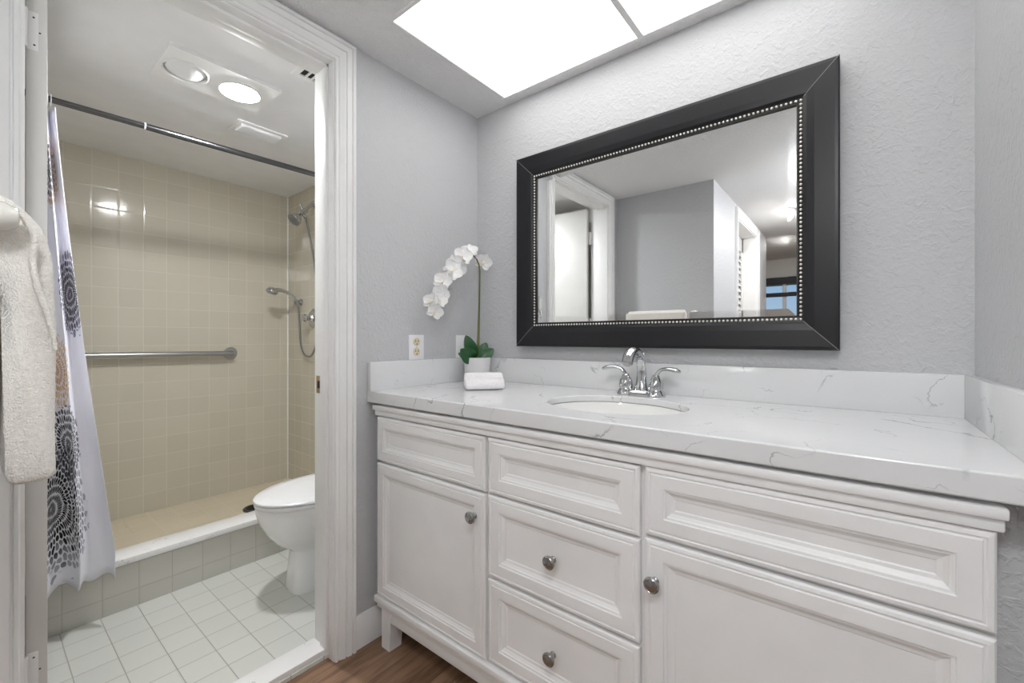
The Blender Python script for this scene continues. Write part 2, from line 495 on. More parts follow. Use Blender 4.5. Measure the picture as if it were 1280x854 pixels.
box(bm, -1.437, -1.395, .0745, .757, 2.012, 2.022, .001)
obj('door_stop', bm, M_trim, t1)
sp = boxobj('strike_plate', (-1.474, -1.440, .7545, .7575, .905, .965), M_brass, t1, .0006)
boxobj('latch_hole', (-1.464, -1.450, .7535, .7550, .922, .948), M_dark, sp)
struct('trim_3', [(-1.492, -1.405, .0745, .757, BZ - .02, .043)], M_sill, 'white marble threshold between tile and wood floor', 'threshold', .004)

# ---- open bathroom door (door_1), hinged at the near side and swung into the bathroom
d1 = thing('door_1', (-1.512, .09, BZ + .01), 'white flush bathroom door standing open with its hinge edge towards the room', 'door', None, 'structure')
ad = math.radians(4.2)
def drot(p, piv=(-1.508, .081)):
    x, y = p[0] - piv[0], p[1] - piv[1]
    c, s = math.cos(-ad), math.sin(-ad)
    return V((piv[0] + x * c - y * s, piv[1] + x * s + y * c, p[2]))
bm = bm_new(); box(bm, -2.178, -1.508, .081, .116, BZ + .012, 2.018, .0015)
for v in bm.verts: v.co = drot(v.co)
obj('door_leaf', bm, M_door, d1)
for zc_ in (1.815, 1.06, .315):
    bm = bm_new()
    box(bm, -1.509, -1.5065, .083, .113, zc_ - .045, zc_ + .045, .0006)
    tube(bm, [(-1.499, .0785, zc_ - .045), (-1.499, .0785, zc_ + .045)], .006, 12)
    box(bm, -1.505, -1.486, .0725, .0750, zc_ - .045, zc_ + .045, .0006)
    h_ = obj('hinge', bm, M_trim, d1)
    for dz, yy in ((-.032, .095), (0, .104), (.032, .094)):
        bm = bm_new(); lathe(bm, [(.0022, 0), (.0018, .0006)], (-1.5066, yy, zc_ + dz), V((1, 0, 0)), 10)
        obj('screw', bm, M_dark, h_)

# ---- louvered closet door and casing
t2 = thing('trim_2', (XH, -1.19, FZ), 'white casing around the louvered hall closet', 'door casing', None, 'structure')
bm = bm_new(); casing(bm, .07, XH, 1, [(-1.59, FZ), (-1.59, 2.017), (-.79, 2.017), (-.79, FZ)]); obj('casing', bm, M_trim, t2, ang=25)
bm = bm_new()
box(bm, XH - .112, XH + .001, -1.605, -1.585, FZ, 2.03); box(bm, XH - .112, XH + .001, -.795, -.775, FZ, 2.03); box(bm, XH - .112, XH + .001, -1.585, -.795, 2.01, 2.03)
obj('jamb', bm, M_trim, t2)
d2 = thing('door_2', (XH - .1, -1.19, FZ), 'white louvered closet door reflected in the mirror', 'door', None, 'structure')
for ya, yb in ((-1.583, -1.192), (-1.188, -.797)):
    bm = bm_new(); xf0, xf1 = XH - .135, XH - .105
    box(bm, xf0, xf1, ya, ya + .05, .03, 2.005, .002); box(bm, xf0, xf1, yb - .05, yb, .03, 2.005, .002)
    box(bm, xf0, xf1, ya, yb, 1.88, 2.005, .002); box(bm, xf0, xf1, ya, yb, .03, .2, .002); box(bm, xf0, xf1, ya, yb, .95, 1.05, .002)
    fr_ = obj('door_frame', bm, M_door, d2)
    bm = bm_new(); z = .215
    while z < 1.87:
        if not .93 < z < 1.05:
            y0, y1 = ya + .048, yb - .048
            rings(bm, [[V((xf0 + .003, y, z + .034)), V((xf0 + .003, y, z + .040)), V((xf1 - .002, y, z + .006)), V((xf1 - .002, y, z))] for y in (y0, y1)])
        z += .054
    obj('louver_slats', bm, M_door, fr_, smooth=False)

# ---- baseboards
def baseboard(name, pts, label):
    bm = bm_new()
    prof = [(0, 0), (.014, 0), (.014, .085), (.011, .095), (.006, .104), (.004, .112), (0, .112)]
    (x0, y0), (x1, y1), (nx, ny) = pts
    rings(bm, [[V((x + nx * o, y + ny * o, FZ + h)) for o, h in prof] for x, y in ((x0, y0), (x1, y1))])
    return tag(obj(name, bm, M_trim, ang=20), label, 'baseboard', None, 'structure')
baseboard('baseboard_left', ((XL, .832), (XL, YB), (1, 0)), 'white baseboard beside the doorway casing')
baseboard('baseboard_back', ((XL + .014, YB), (XR, YB), (0, -1)), 'white baseboard under the vanity')
baseboard('baseboard_right', ((XR, YB - .014), (XR, BEDY0), (-1, 0)), 'white baseboard along the right wall')
baseboard('baseboard_rear', ((XL, YR), (XH, YR), (0, 1)), 'white baseboard below the towel bar')

# ---- bedroom window
w1 = thing('window_1', (-.65, BEDY1, .9), 'bedroom window with blue sky seen in the mirror', 'window', None, 'structure')
bm = bm_new()
for b in [(-1.9, .6, .9, .96), (-1.9, .6, 2.06, 2.12), (-1.9, -1.84, .9, 2.12), (.54, .6, .9, 2.12), (-.955, -.905, .9, 2.12), (-.05, 0., .9, 2.12)]:
    box(bm, b[0], b[1], BEDY1 - .07, BEDY1 - .01, b[2], b[3], .004)
obj('window_frame', bm, M_trim, w1)
bm = bm_new(); box(bm, -1.86, .56, BEDY1 - .04, BEDY1 - .036, .95, 2.07)
gl = NT('window_glass'); gl.base((1, 1, 1), 0.)
gl.b.inputs['Transmission Weight'].default_value = 1.; gl.b.inputs['IOR'].default_value = 1.01
obj('pane', bm, gl.m, w1)
bm = bm_new(); box(bm, -1.95, .65, BEDY1 + .005, BEDY1 + .06, 2.0, 2.11, .004); box(bm, -1.86, .56, BEDY1 - .005, BEDY1 + .02, 1.79, 1.86, .004)
obj('blind_rail', bm, plain('dark_blind', srgb(52, 54, 60), .6), w1)
struct('trim_4', [(-4., 3., -7.3, -5.75, 2.15, 2.4), (-4., 3., -7.3, -5.75, -.1, .9), (-4., 3., -7.3, -7.22, .9, 1.52)], plain('dark_balcony', srgb(40, 38, 40), .7), 'dark balcony outside the bedroom window', 'balcony')

# ------------------------------------------------------------------ lights in the room and added fill lamps
lp = thing('ceiling_light_panel', (-.55, 1.12, ZC), 'large two-panel fluorescent ceiling light over the vanity', 'ceiling light')
PX = [(-1.153, -.573), (-.553, .03)]; PY0, PY1 = .842, 1.400
bm = bm_new()
f = .012
box(bm, PX[0][0] - f, PX[1][1] + f, PY0 - f, PY0, ZC - .006, ZC + .002, .001); box(bm, PX[0][0] - f, PX[1][1] + f, PY1, PY1 + f, ZC - .006, ZC + .002, .001)
box(bm, PX[0][0] - f, PX[0][0], PY0, PY1, ZC - .006, ZC + .002, .001); box(bm, PX[1][1], PX[1][1] + f, PY0, PY1, ZC - .006, ZC + .002, .001)
obj('frame', bm, M_trim, lp)
boxobj('mullion', (PX[0][1], PX[1][0], PY0, PY1, ZC - .008, ZC + .002), M_trim, lp, .001)
for a, b in PX: boxobj('diffuser', (a, b, PY0, PY1, ZC - .003, ZC + .001), M_panel, lp)

hl = thing('heat_lamp', (-1.95, .595, ZC), 'white twin ceiling heat lamp in the bathroom with one bulb lit', 'ceiling light')
bm = bm_new()
hx0, hx1, hy0, hy1 = -2.085, -1.83, .425, .792
cs = [(-1.965, .505), (-1.957, .685)]
# plate with two round openings: built as two halves, each a square-to-circle ring
def ring_plate(bm, x0, x1, y0, y1, c, r, z0, z1, n=48, step=None):
    angs = sorted([2 * PI * k / n for k in range(n)] + [math.atan2(y - c[1], x - c[0]) % (2 * PI) for x in (x0, x1) for y in (y0, y1)])
    inn, outr = [], []
    for a in angs:
        dx, dy = math.cos(a), math.sin(a)
        tx = ((x1 - c[0]) / dx) if dx > 1e-9 else (((x0 - c[0]) / dx) if dx < -1e-9 else 1e9)
        ty = ((y1 - c[1]) / dy) if dy > 1e-9 else (((y0 - c[1]) / dy) if dy < -1e-9 else 1e9)
        t_ = min(tx, ty)
        outr.append((c[0] + dx * t_, c[1] + dy * t_))
        rx, ry = r if isinstance(r, tuple) else (r, r)
        inn.append((c[0] + dx * rx, c[1] + dy * ry))
    rings(bm, [[V((x, y, z1)) for x, y in inn], [V((x, y, z1)) for x, y in outr], [V((x, y, z0)) for x, y in outr]] + ([[V((x, y, z0)) for x, y in inn]] if step is None else
          [[V((c[0] + (x - c[0]) * 1.16, c[1] + (y - c[1]) * 1.16, z)) for x, y in inn] for z in (z0, z1 - step)] + [[V((x, y, z1 - step)) for x, y in inn]]), closed=True)
ym_ = .595
ring_plate(bm, hx0, hx1, hy0, ym_, cs[0], .070, ZC - .014, ZC)
ring_plate(bm, hx0, hx1, ym_, hy1, cs[1], .070, ZC - .014, ZC)
bmesh.ops.remove_doubles(bm, verts=bm.verts, dist=.0002)
obj('cover_plate', bm, M_trim, hl)
for i, c in enumerate(cs):
    bm = bm_new(); lathe(bm, [(.073, 0), (.075, -.004), (.070, -.009), (.066, -.004), (.067, 0)], (c[0], c[1], ZC - .012), n=40, caps=False)
    obj('trim_ring', bm, M_trim, hl)
    bm = bm_new(); lathe(bm, [(.063, .002), (.060, -.010), (.048, -.019), (.028, -.025), (.006, -.027)], (c[0], c[1], ZC - .004), n=40)
    b_ = obj('bulb', bm, M_heat if i else M_bulb_off, hl)
    b_['label'] = 'lit bulb' if i else 'unlit frosted bulb'

def vent(name, x0, x1, y0, y1, label, dark=False):
    t = thing(name, ((x0 + x1) / 2, (y0 + y1) / 2, ZC), label, 'ceiling vent')
    bm = bm_new(); e = .022
    box(bm, x0, x1, y0, y0 + e, ZC - .008, ZC, .002); box(bm, x0, x1, y1 - e, y1, ZC - .008, ZC, .002)
    box(bm, x0, x0 + e, y0 + e, y1 - e, ZC - .008, ZC, .002); box(bm, x1 - e, x1, y0 + e, y1 - e, ZC - .008, ZC, .002)
    obj('frame', bm, M_trim, t)
    boxobj('backing', (x0 + e, x1 - e, y0 + e, y1 - e, ZC - .002, ZC - .0005), M_dark, t)
    n = 7 if not dark else 3
    for k in range(n):
        bm = bm_new()
        xx = x0 + e + (k + .5) * (x1 - x0 - 2 * e) / n
        w = (x1 - x0 - 2 * e) / n * .40
        if dark: continue
        rings(bm, [[V((xx - w, y, ZC - .016 if not dark else ZC - .009)), V((xx - w + .002, y, ZC - .017 if not dark else ZC - .009)), V((xx + w, y, ZC - .004)), V((xx + w - .002, y, ZC - .003))] for y in (y0 + e * .9, y1 - e * .9)])
        obj('slat', bm, M_trim, t, smooth=False)
    if dark:
        for k in range(1, 4): boxobj('slat', (x0 + e * .9, x1 - e * .9, y0 + e + k * (y1 - y0 - 2 * e) / 4 - .003, y0 + e + k * (y1 - y0 - 2 * e) / 4 + .003, ZC - .009, ZC - .003), M_trim, t)
    return t
vent('ceiling_vent', -2.365, -2.225, .775, .995, 'white louvered ceiling vent behind the heat lamp by the curtain rod')
vent('ceiling_vent', -1.685, -1.575, .762, .902, 'small ceiling grille with dark slots behind the door head', True)

fl = thing('flush_light_or_fill', (-.235, -1.2, ZC), 'round white ceiling light in the hall, caught at the edge of the mirror', 'ceiling light')
bm = bm_new(); lathe(bm, [(.13, 0), (.13, -.02), (.122, -.024), (.1, -.024)], (-.235, -1.2, ZC), n=40); obj('base', bm, M_trim, fl)
bm = bm_new(); lathe(bm, [(.118, -.024), (.115, -.05), (.09, -.075), (.05, -.088), (.01, -.09)], (-.235, -1.2, ZC), n=40); obj('glass_shade', bm, M_hall, fl)
fl = thing('flush_light_or_fill', (.085, -.20, ZC), 'added round fill lamp behind the camera that brightens the cabinet fronts', 'ceiling light')  # unseen lamp, added to brighten the vanity front
bm = bm_new(); lathe(bm, [(.122, 0), (.124, -.045), (.120, -.05), (.1, -.05)], (.085, -.20, ZC), n=40); obj('base', bm, M_trim, fl)  # deep collar shaped to hold the added light off the ceiling nearby
bm = bm_new(); lathe(bm, [(.112, -.048), (.110, -.07), (.095, -.10), (.06, -.116), (.01, -.12)], (.085, -.20, ZC), n=40); obj('glass_shade', bm, M_entry_fill, fl)
fl = thing('flush_light_or_fill', (-.5, -4.0, BEDZ), 'added round fill lamp, unseen, in the bedroom beyond the hall', 'ceiling light')  # unseen lamp, added as fill and to lift the mirrored bedroom
bm = bm_new(); lathe(bm, [(.2, 0), (.2, -.02), (.19, -.024), (.16, -.024)], (-.5, -4.0, BEDZ), n=40); obj('base', bm, M_trim, fl)
bm = bm_new(); lathe(bm, [(.188, -.024), (.18, -.06), (.13, -.09), (.07, -.105), (.01, -.108)], (-.5, -4.0, BEDZ), n=40); obj('glass_shade', bm, M_bed_fill, fl)

# ------------------------------------------------------------------ vanity
va = thing('vanity_cabinet', (-.58, 1.18, FZ), 'long white vanity cabinet with raised frame doors and drawers and pewter knobs', 'cabinet')
YF = .900
bm = bm_new()
box(bm, -1.312, -1.294, YF + .014, 1.44, .150, .866); box(bm, .140, .158, YF + .014, 1.44, .150, .866)
box(bm, -1.294, .140, YF + .014, 1.44, .150, .168); box(bm, -1.294, .140, 1.43, 1.44, .168, .866)
box(bm, -1.294, .140, YF + .014, YF + .032, .168, .866)
obj('body', bm, M_cab, va)
bm = bm_new()
box(bm, -1.338, .166, YF - .014, YF + .02, .843, .860, .0035); box(bm, -1.332, .163, YF - .007, YF + .02, .824, .8435, .003)
box(bm, -1.338, -1.310, YF + .01, 1.43, .843, .860, .003); box(bm, -1.332, -1.310, YF + .01, 1.43, .824, .8435, .003)
obj('crown_molding', bm, M_cab, va)
bm = bm_new()
box(bm, -1.330, .166, YF - .012, YF + .02, .168, .190, .004); box(bm, -1.322, .163, YF - .004, YF + .02, .150, .169, .003)
box(bm, -1.330, -1.308, YF + .01, 1.43, .168, .190, .004)
obj('base_molding', bm, M_cab, va)
bm = bm_new(); box(bm, -1.262, .12, YF + .004, YF + .022, .112, .152, .001); obj('apron', bm, M_cab, va)
def foot(x0, x1, s):
    bm = bm_new(); y0 = YF + .002
    # square foot, slightly tapered on its inner face
    xa, xb = (x0, x1) if s > 0 else (x0, x1)
    t_ = .008
    top = [(x0, y0), (x1, y0), (x1, y0 + .055), (x0, y0 + .055)]
    bot = [(x0 + (0 if s > 0 else t_), y0), (x1 - (t_ if s > 0 else 0), y0), (x1 - (t_ if s > 0 else 0), y0 + .05), (x0 + (0 if s > 0 else t_), y0 + .05)]
    rings(bm, [[V((x, y, FZ)) for x, y in bot], [V((x, y, .152)) for x, y in top]])
    obj('leg', bm, M_cab, va, smooth=False)
foot(-1.302, -1.250, 1); foot(.105, .155, -1)
for x0, x1 in ((-1.302, -1.252), (.105, .155)): boxobj('leg', (x0, x1, 1.38, 1.435, FZ, .152), M_cab, va, .002)

def panel_bm(x0, x1, z0, z1, rail):
    bm = bm_new()
    prof = [(0, .016), (0, .004), (.003, .001), (.009, .0), (.011, .0022), (.013, .0022), (.015, 0.), (rail, 0.), (rail + .0015, .003), (rail + .006, .0035), (rail + .008, .006),
            (rail + .014, .0095), (rail + .020, .0105), (rail + .022, .012)]
    rs = [[V((x, YF - .004 + d, z)) for x, z in ((x0 + i, z0 + i), (x1 - i, z0 + i), (x1 - i, z1 - i), (x0 + i, z1 - i))] for i, d in prof]
    rings(bm, rs)
    return bm
def knob(x, z, parent, label=None):
    bm = bm_new()
    lathe(bm, [(.0085, 0), (.0085, .002), (.006, .004), (.0055, .012), (.009, .016), (.0155, .018), (.0168, .021), (.0165, .024), (.0135, .0262), (.0125, .0255), (.0105, .0262), (.006, .0275), (.001, .028)], (x, YF - .004, z), V((0, -1, 0)), 28)
    obj('knob', bm, M_pewter, parent)
SIX = [('drawer', -1.324, -.811, .665, .819, .036, None), ('door', -1.324, -.811, .193, .657, .036, (-.848, .591)),
       ('drawer', -.800, -.364, .667, .820, .040, None), ('drawer', -.800, -.364, .436, .660, .040, (-.583, .550)),
       ('drawer', -.800, -.364, .200, .428, .040, (-.583, .315)), ('drawer', -.352, .156, .678, .822, .040, None),
       ('door', -.352, .156, .200, .670, .040, (-.329, .586))]
for nm, x0, x1, z0, z1, rl, kn in SIX:
    p_ = obj(nm, panel_bm(x0, x1, z0, z1, rl), M_cab, va, smooth=False)
    if kn: knob(kn[0], kn[1], p_)

struct('trim_7', [(.160, XR, .960, .975, FZ, .866)], M_wall, 'added wall-grey panel that keeps the gap beside the vanity from going dark', 'filler')  # added panel, catches light where the open gap would render dark

# ---- countertop, backsplashes
SK = (-.54, 1.15); SA, SB = .200, .165
CT0, CT1 = .868, .908
bm = bm_new()
ring_plate(bm, XL, XR, .884, YB, SK, (SA, SB), CT0, CT1, 72, .020)
ct = obj('countertop', bm, M_marble, ang=30)
md = ct.modifiers.new('edge', 'BEVEL'); md.width = .003; md.segments = 2; md.limit_method = 'ANGLE'; md.angle_limit = math.radians(60)
tag(ct, 'white quartz countertop with fine grey veins over the vanity', 'countertop')
tag(boxobj('backsplash', (XL, XR, YB - .02, YB, CT1, CT1 + .102), M_marble, None, .0015), 'long white veined backsplash under the mirror', 'backsplash')
tag(boxobj('backsplash', (XL, XL + .02, .886, YB - .02, CT1, CT1 + .102), M_marble, None, .0015), 'short white backsplash on the left wall below the outlet', 'backsplash')
tag(boxobj('backsplash', (XR - .02, XR, .886, YB - .02, CT1, CT1 + .102), M_marble, None, .0015), 'short white backsplash on the right wall at the counter end', 'backsplash')

# ---- sink
sk = thing('sink', (SK[0], SK[1], CT0 - .12), 'oval white undermount sink in the countertop', 'sink')
bm = bm_new()
inner = [(1.04, -.0205), (1.004, -.0215), (.99, -.032), (.96, -.065), (.88, -.110), (.70, -.140), (.45, -.156), (.2, -.161), (.11, -.162)]
outer = [(.11, -.170), (.5, -.165), (.78, -.145), (.95, -.110), (1.01, -.075), (1.03, -.040), (1.11, -.030), (1.11, -.0205)]
rs = [[V((SK[0] + SA * r * math.cos(a), SK[1] + SB * r * math.sin(a), CT1 + h)) for a in [2 * PI * k / 64 for k in range(64)]] for r, h in inner + outer]
rings(bm, rs, closed=True)
obj('basin', bm, M_porc, sk, ang=60)
bm = bm_new(); lathe(bm, [(.024, -.1625), (.024, -.160), (.020, -.159), (.006, -.1575), (.001, -.157)], (SK[0], SK[1], CT1), n=24); obj('drain', bm, M_chrome, sk)

# ---- faucet
FX, FY = -.553, 1.375
fa = thing('faucet', (FX, FY, CT1), 'polished chrome two-handle centerset faucet behind the sink', 'faucet')
bm = bm_new(); n = 40
def oval(hw, hd, z, n=40):
    out = []
    for k in range(n):
        a = 2 * PI * k / n; c, s = math.cos(a), math.sin(a)
        out.append(V((FX + (abs(c) ** .6) * math.copysign(hw, c), FY + (abs(s) ** .8) * math.copysign(hd, s), z)))
    return out
rings(bm, [oval(.081, .029, CT1), oval(.081, .029, CT1 + .006), oval(.076, .026, CT1 + .012), oval(.062, .019, CT1 + .017)])
obj('base_plate', bm, M_chrome, fa)
bm = bm_new()
pts = smooth_path([(FX, FY + .004, CT1 + .012), (FX, FY + .008, .950), (FX, FY + .008, .995), (FX, FY - .006, 1.030), (FX, FY - .034, 1.052), (FX, FY - .066, 1.054), (FX, FY - .092, 1.040), (FX, FY - .106, 1.018)], 5)
rr = interp([(.024), (.0165), (.0135), (.0130), (.0140), (.0155), (.0165), (.0160)], 5)
tube(bm, pts, [(r * 1.12, r * .92) for r in rr], 20, True, V((1, 0, 0)))
spt = obj('spout', bm, M_chrome, fa, ang=50)
bm = bm_new(); lathe(bm, [(.0125, 0), (.0125, .006), (.010, .008)], (FX, FY - .1065, 1.0185), V((0, -.5, -.85)), 20); obj('aerator', bm, M_satin, spt)
bm = bm_new(); tube(bm, [(FX, FY + .026, CT1 + .012), (FX, FY + .026, 1.035)], .0025, 10); lathe(bm, [(.003, 0), (.006, .004), (.0065, .009), (.004, .013), (.001, .014)], (FX, FY + .026, 1.033), n=16); obj('lift_rod', bm, M_chrome, fa)
for s in (-1, 1):
    hx = FX + s * .0508
    bm = bm_new(); lathe(bm, [(.028, .008), (.0265, .014), (.0225, .018), (.0215, .022)], (hx, FY, CT1), n=28)
    lathe(bm, [(.0225, .0215), (.0235, .032), (.0215, .045), (.0165, .056), (.0125, .063), (.010, .068), (.004, .070)], (hx, FY, CT1), n=28)
    hh = obj('handle_body', bm, M_chrome, fa, ang=50)
    bm = bm_new()
    pts = smooth_path([(hx, FY, CT1 + .058), (hx + s * .004, FY - .001, CT1 + .072), (hx + s * .018, FY - .003, CT1 + .086), (hx + s * .042, FY - .006, CT1 + .090), (hx + s * .066, FY - .009, CT1 + .087), (hx + s * .080, FY - .010, CT1 + .082)], 5)
    rr = interp([.0115, .0100, .0092, .0108, .0122, .0065], 5)
    tube(bm, pts, [(r * 1.15, r * .62) for r in rr], 16, True, V((0, 1, 0)))
    obj('lever', bm, M_chrome, hh, ang=50)

# ------------------------------------------------------------------ wall mirror
MX0, MX1, MZ0, MZ1 = -1.104, -.032, H - .0324, H + .7424
mi = thing('wall_mirror', (-.568, YB, MZ0), 'large mirror in a wide black frame with a silver beaded inner edge', 'mirror')
W = .080; YM = 1.432
def rect_loops(bm, prof):
    rs = [[V((x, y, z)) for x, z in ((MX0 + i, MZ0 + i), (MX1 - i, MZ0 + i), (MX1 - i, MZ1 - i), (MX0 + i, MZ1 - i))] for i, y in prof]
    rings(bm, rs, closed=True)
bm = bm_new(); rect_loops(bm, [(0, YB - .002), (0, 1.418), (.003, 1.4145), (.010, 1.414), (.055, 1.417), (.072, 1.420), (W, 1.424), (W, YB - .002)])
fr = obj('frame', bm, M_black, mi, smooth=False)
w_ = .0006
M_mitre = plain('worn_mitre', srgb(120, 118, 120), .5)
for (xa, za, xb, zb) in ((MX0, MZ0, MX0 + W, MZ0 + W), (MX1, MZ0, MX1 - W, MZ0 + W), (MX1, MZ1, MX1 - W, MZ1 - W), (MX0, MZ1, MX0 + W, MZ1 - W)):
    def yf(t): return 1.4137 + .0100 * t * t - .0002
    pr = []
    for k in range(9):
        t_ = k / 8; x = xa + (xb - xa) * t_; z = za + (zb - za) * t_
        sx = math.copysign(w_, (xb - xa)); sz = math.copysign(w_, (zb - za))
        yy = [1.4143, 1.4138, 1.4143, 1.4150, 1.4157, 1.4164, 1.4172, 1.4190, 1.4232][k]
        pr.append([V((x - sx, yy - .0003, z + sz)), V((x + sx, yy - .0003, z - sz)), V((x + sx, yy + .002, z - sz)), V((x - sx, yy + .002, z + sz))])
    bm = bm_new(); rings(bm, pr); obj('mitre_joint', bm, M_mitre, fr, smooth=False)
bm = bm_new(); rect_loops(bm, [(W, 1.4255), (W + .011, 1.4285), (W + .0125, 1.4270), (W + .0145, 1.4270), (W + .016, 1.4298), (W + .016, YB - .004), (W, YB - .004)])
obj('inner_lip', bm, plain('dark_silver_lip', (.06, .058, .055), .35, 1.), mi, smooth=False)
bm = bm_new(); br = .0042; ofs = W + .0055; pitch = .0116
def bead(x, z): bmesh.ops.create_icosphere(bm, subdivisions=1, radius=br, matrix=Matrix.Translation((x, 1.4265, z)))
nx_ = round((MX1 - MX0 - 2 * ofs) / pitch); nz_ = round((MZ1 - MZ0 - 2 * ofs) / pitch)
for k in range(nx_ + 1):
    x = MX0 + ofs + k * (MX1 - MX0 - 2 * ofs) / nx_; bead(x, MZ0 + ofs); bead(x, MZ1 - ofs)
for k in range(1, nz_):
    z = MZ0 + ofs + k * (MZ1 - MZ0 - 2 * ofs) / nz_; bead(MX0 + ofs, z); bead(MX1 - ofs, z)
obj('bead_trim', bm, M_bead, mi, ang=80)
bm = bm_new()
gi = W + .014
def rl(i, y): return [V((x, y, z)) for x, z in ((MX0 + i, MZ0 + i), (MX1 - i, MZ0 + i), (MX1 - i, MZ1 - i), (MX0 + i, MZ1 - i))]
rings(bm, [rl(gi, YM + .006), rl(gi, YM + .0011), rl(gi + .022, YM)])
obj('mirror_glass', bm, M_mirror, mi, smooth=False)

# ------------------------------------------------------------------ outlet and wall plate on the left wall
ou = thing('electrical_outlet', (XL, 1.104, CT1 + .102), 'white double outlet with ivory sockets above the left backsplash', 'outlet')
boxobj('cover_plate', (XL, XL + .005, 1.067, 1.141, 1.0105, 1.109), M_plate, ou, .0015)
for zc_ in (1.081, 1.042):
    bm = bm_new(); lathe(bm, [(.0165, 0), (.0165, .002), (.0155, .003)], (XL + .004, 1.104, zc_), V((1, 0, 0)), 24); r_ = obj('socket', bm, M_ivory, ou)
    bm = bm_new()
    for dy in (-.0062, .0062): box(bm, XL + .0066, XL + .0074, 1.104 + dy - .0011, 1.104 + dy + .0011, zc_ - .001, zc_ + .0075)
    lathe(bm, [(.0027, 0), (.0027, .0006)], (XL + .0068, 1.104, zc_ - .0085), V((1, 0, 0)), 10)
    obj('socket_slots', bm, M_dark, r_)
bm = bm_new(); lathe(bm, [(.003, 0), (.0025, .001)], (XL + .005, 1.104, 1.0615), V((1, 0, 0)), 12); obj('screw', bm, M_ivory, ou)
sw = thing('wall_plate', (XL, 1.36, CT1 + .102), 'plain white wall plate half hidden behind the orchid leaves', 'wall plate')
boxobj('cover_plate', (XL, XL + .005, 1.322, 1.398, 1.0105, 1.109), M_plate, sw, .0015)
for z in (1.03, 1.09):
    bm = bm_new(); lathe(bm, [(.003, 0), (.0025, .001)], (XL + .005, 1.36, z), V((1, 0, 0)), 12); obj('screw', bm, M_plate, sw)

# ------------------------------------------------------------------ orchid
OX, OY = -1.265, 1.352
oc = thing('potted_orchid', (OX, OY, CT1), 'white artificial orchid in a small white pot in the counter corner', 'plant')
bm = bm_new(); lathe(bm, [(.050, 0), (.052, .004), (.057, .100), (.0575, .105), (.054, .106), (.052, .100), (.051, .085), (.005, .085)], (OX, OY, CT1), n=40); obj('pot', bm, M_pot, oc)
bm = bm_new(); lathe(bm, [(.0515, .080), (.048, .092), (.02, .097), (.002, .098)], (OX, OY, CT1), n=24)
for v in bm.verts: v.co += noise.noise_vector(v.co * 60) * .003
obj('moss', bm, plain('dark_moss', srgb(44, 52, 34), .9, bump=(300., .8, .003)), oc)
top = [(-1.266, 1.352, .99), (-1.266, 1.358, 1.10), (-1.268, 1.366, 1.22), (-1.270, 1.372, 1.38), (-1.272, 1.362, 1.425), (-1.274, 1.335, 1.447), (-1.275, 1.290, 1.445), (-1.275, 1.235, 1.405), (-1.274, 1.180, 1.335), (-1.272, 1.140, 1.255), (-1.272, 1.122, 1.200)]
bm = bm_new(); sp_ = smooth_path(top, 5); tube(bm, sp_, interp([.0042, .0042, .004, .0038, .0032, .003, .0028, .0026, .0024, .0022, .0018], 5), 10); obj('flower_stem', bm, M_stem, oc, ang=70)
bm = bm_new(); tube(bm, [(-1.262, 1.356, .99), (-1.263, 1.362, 1.15), (-1.265, 1.370, 1.39)], .0022, 8); obj('support_stake', bm, M_stake, oc, ang=70)

def leaf(base, tip, width, nrm, droop=.0, fold=.25, name='leaf', mat=None, parent=None):
    base, tip, nrm = V(base), V(tip), V(nrm).normalized()
    d = tip - base; L = d.length; d.normalize()
    s = d.cross(nrm).normalized(); nn = s.cross(d).normalized()
    bm = bm_new(); uvl = bm.loops.layers.uv.new('UVMap')
    NU, NV = 14, 8; g = []
    for i in range(NU + 1):
        t_ = i / NU
        w = width * .5 * (math.sin(PI * min(1, (t_ * .93 + .05)) ** .95) ** .75) * (1.0 if t_ < .97 else .7)
        row = []
        for j in range(NV + 1):
            q = j / NV * 2 - 1
            p = base + d * (L * t_) + s * (w * q) + nn * (abs(q) ** 1.5 * w * fold - droop * t_ * t_ * L + .06 * L * math.sin(PI * t_))
            row.append(bm.verts.new(p))
        g.append(row)
    for i in range(NU):
        for j in range(NV):
            f_ = bm.faces.new((g[i][j], g[i + 1][j], g[i + 1][j + 1], g[i][j + 1]))
            for lp_, (a, b) in zip(f_.loops, ((i, j), (i + 1, j), (i + 1, j + 1), (i, j + 1))): lp_[uvl].uv = (a / NU, b / NV)
    o = obj(name, bm, mat or M_leaf, parent, ang=80, fix=False)
    m = o.modifiers.new('thick', 'SOLIDIFY'); m.thickness = .0016; m.offset = 0
    return o
cdir = V((.62, -.78, .15))
leaf((OX + .005, OY - .022, 1.000), (-1.262, 1.250, 1.050), .066, cdir, .02, .22, parent=oc)
leaf((OX - .008, OY - .002, 1.000), (-1.298, 1.316, 1.108), .056, (.7, -.7, .1), .0, .2, parent=oc)
leaf((OX + .010, OY + .006, 1.000), (-1.222, 1.408, 1.050), .050, (.62, -.72, .3), .02, .22, parent=oc)
leaf((OX + .002, OY + .012, 1.000), (-1.262, 1.405, 1.076), .050, (.6, -.75, .1), .0, .22, parent=oc)
leaf((OX - .015, OY - .012, 1.000), (-1.310, 1.285, 1.032), .052, (.5, -.6, .6), .02, .22, parent=oc)

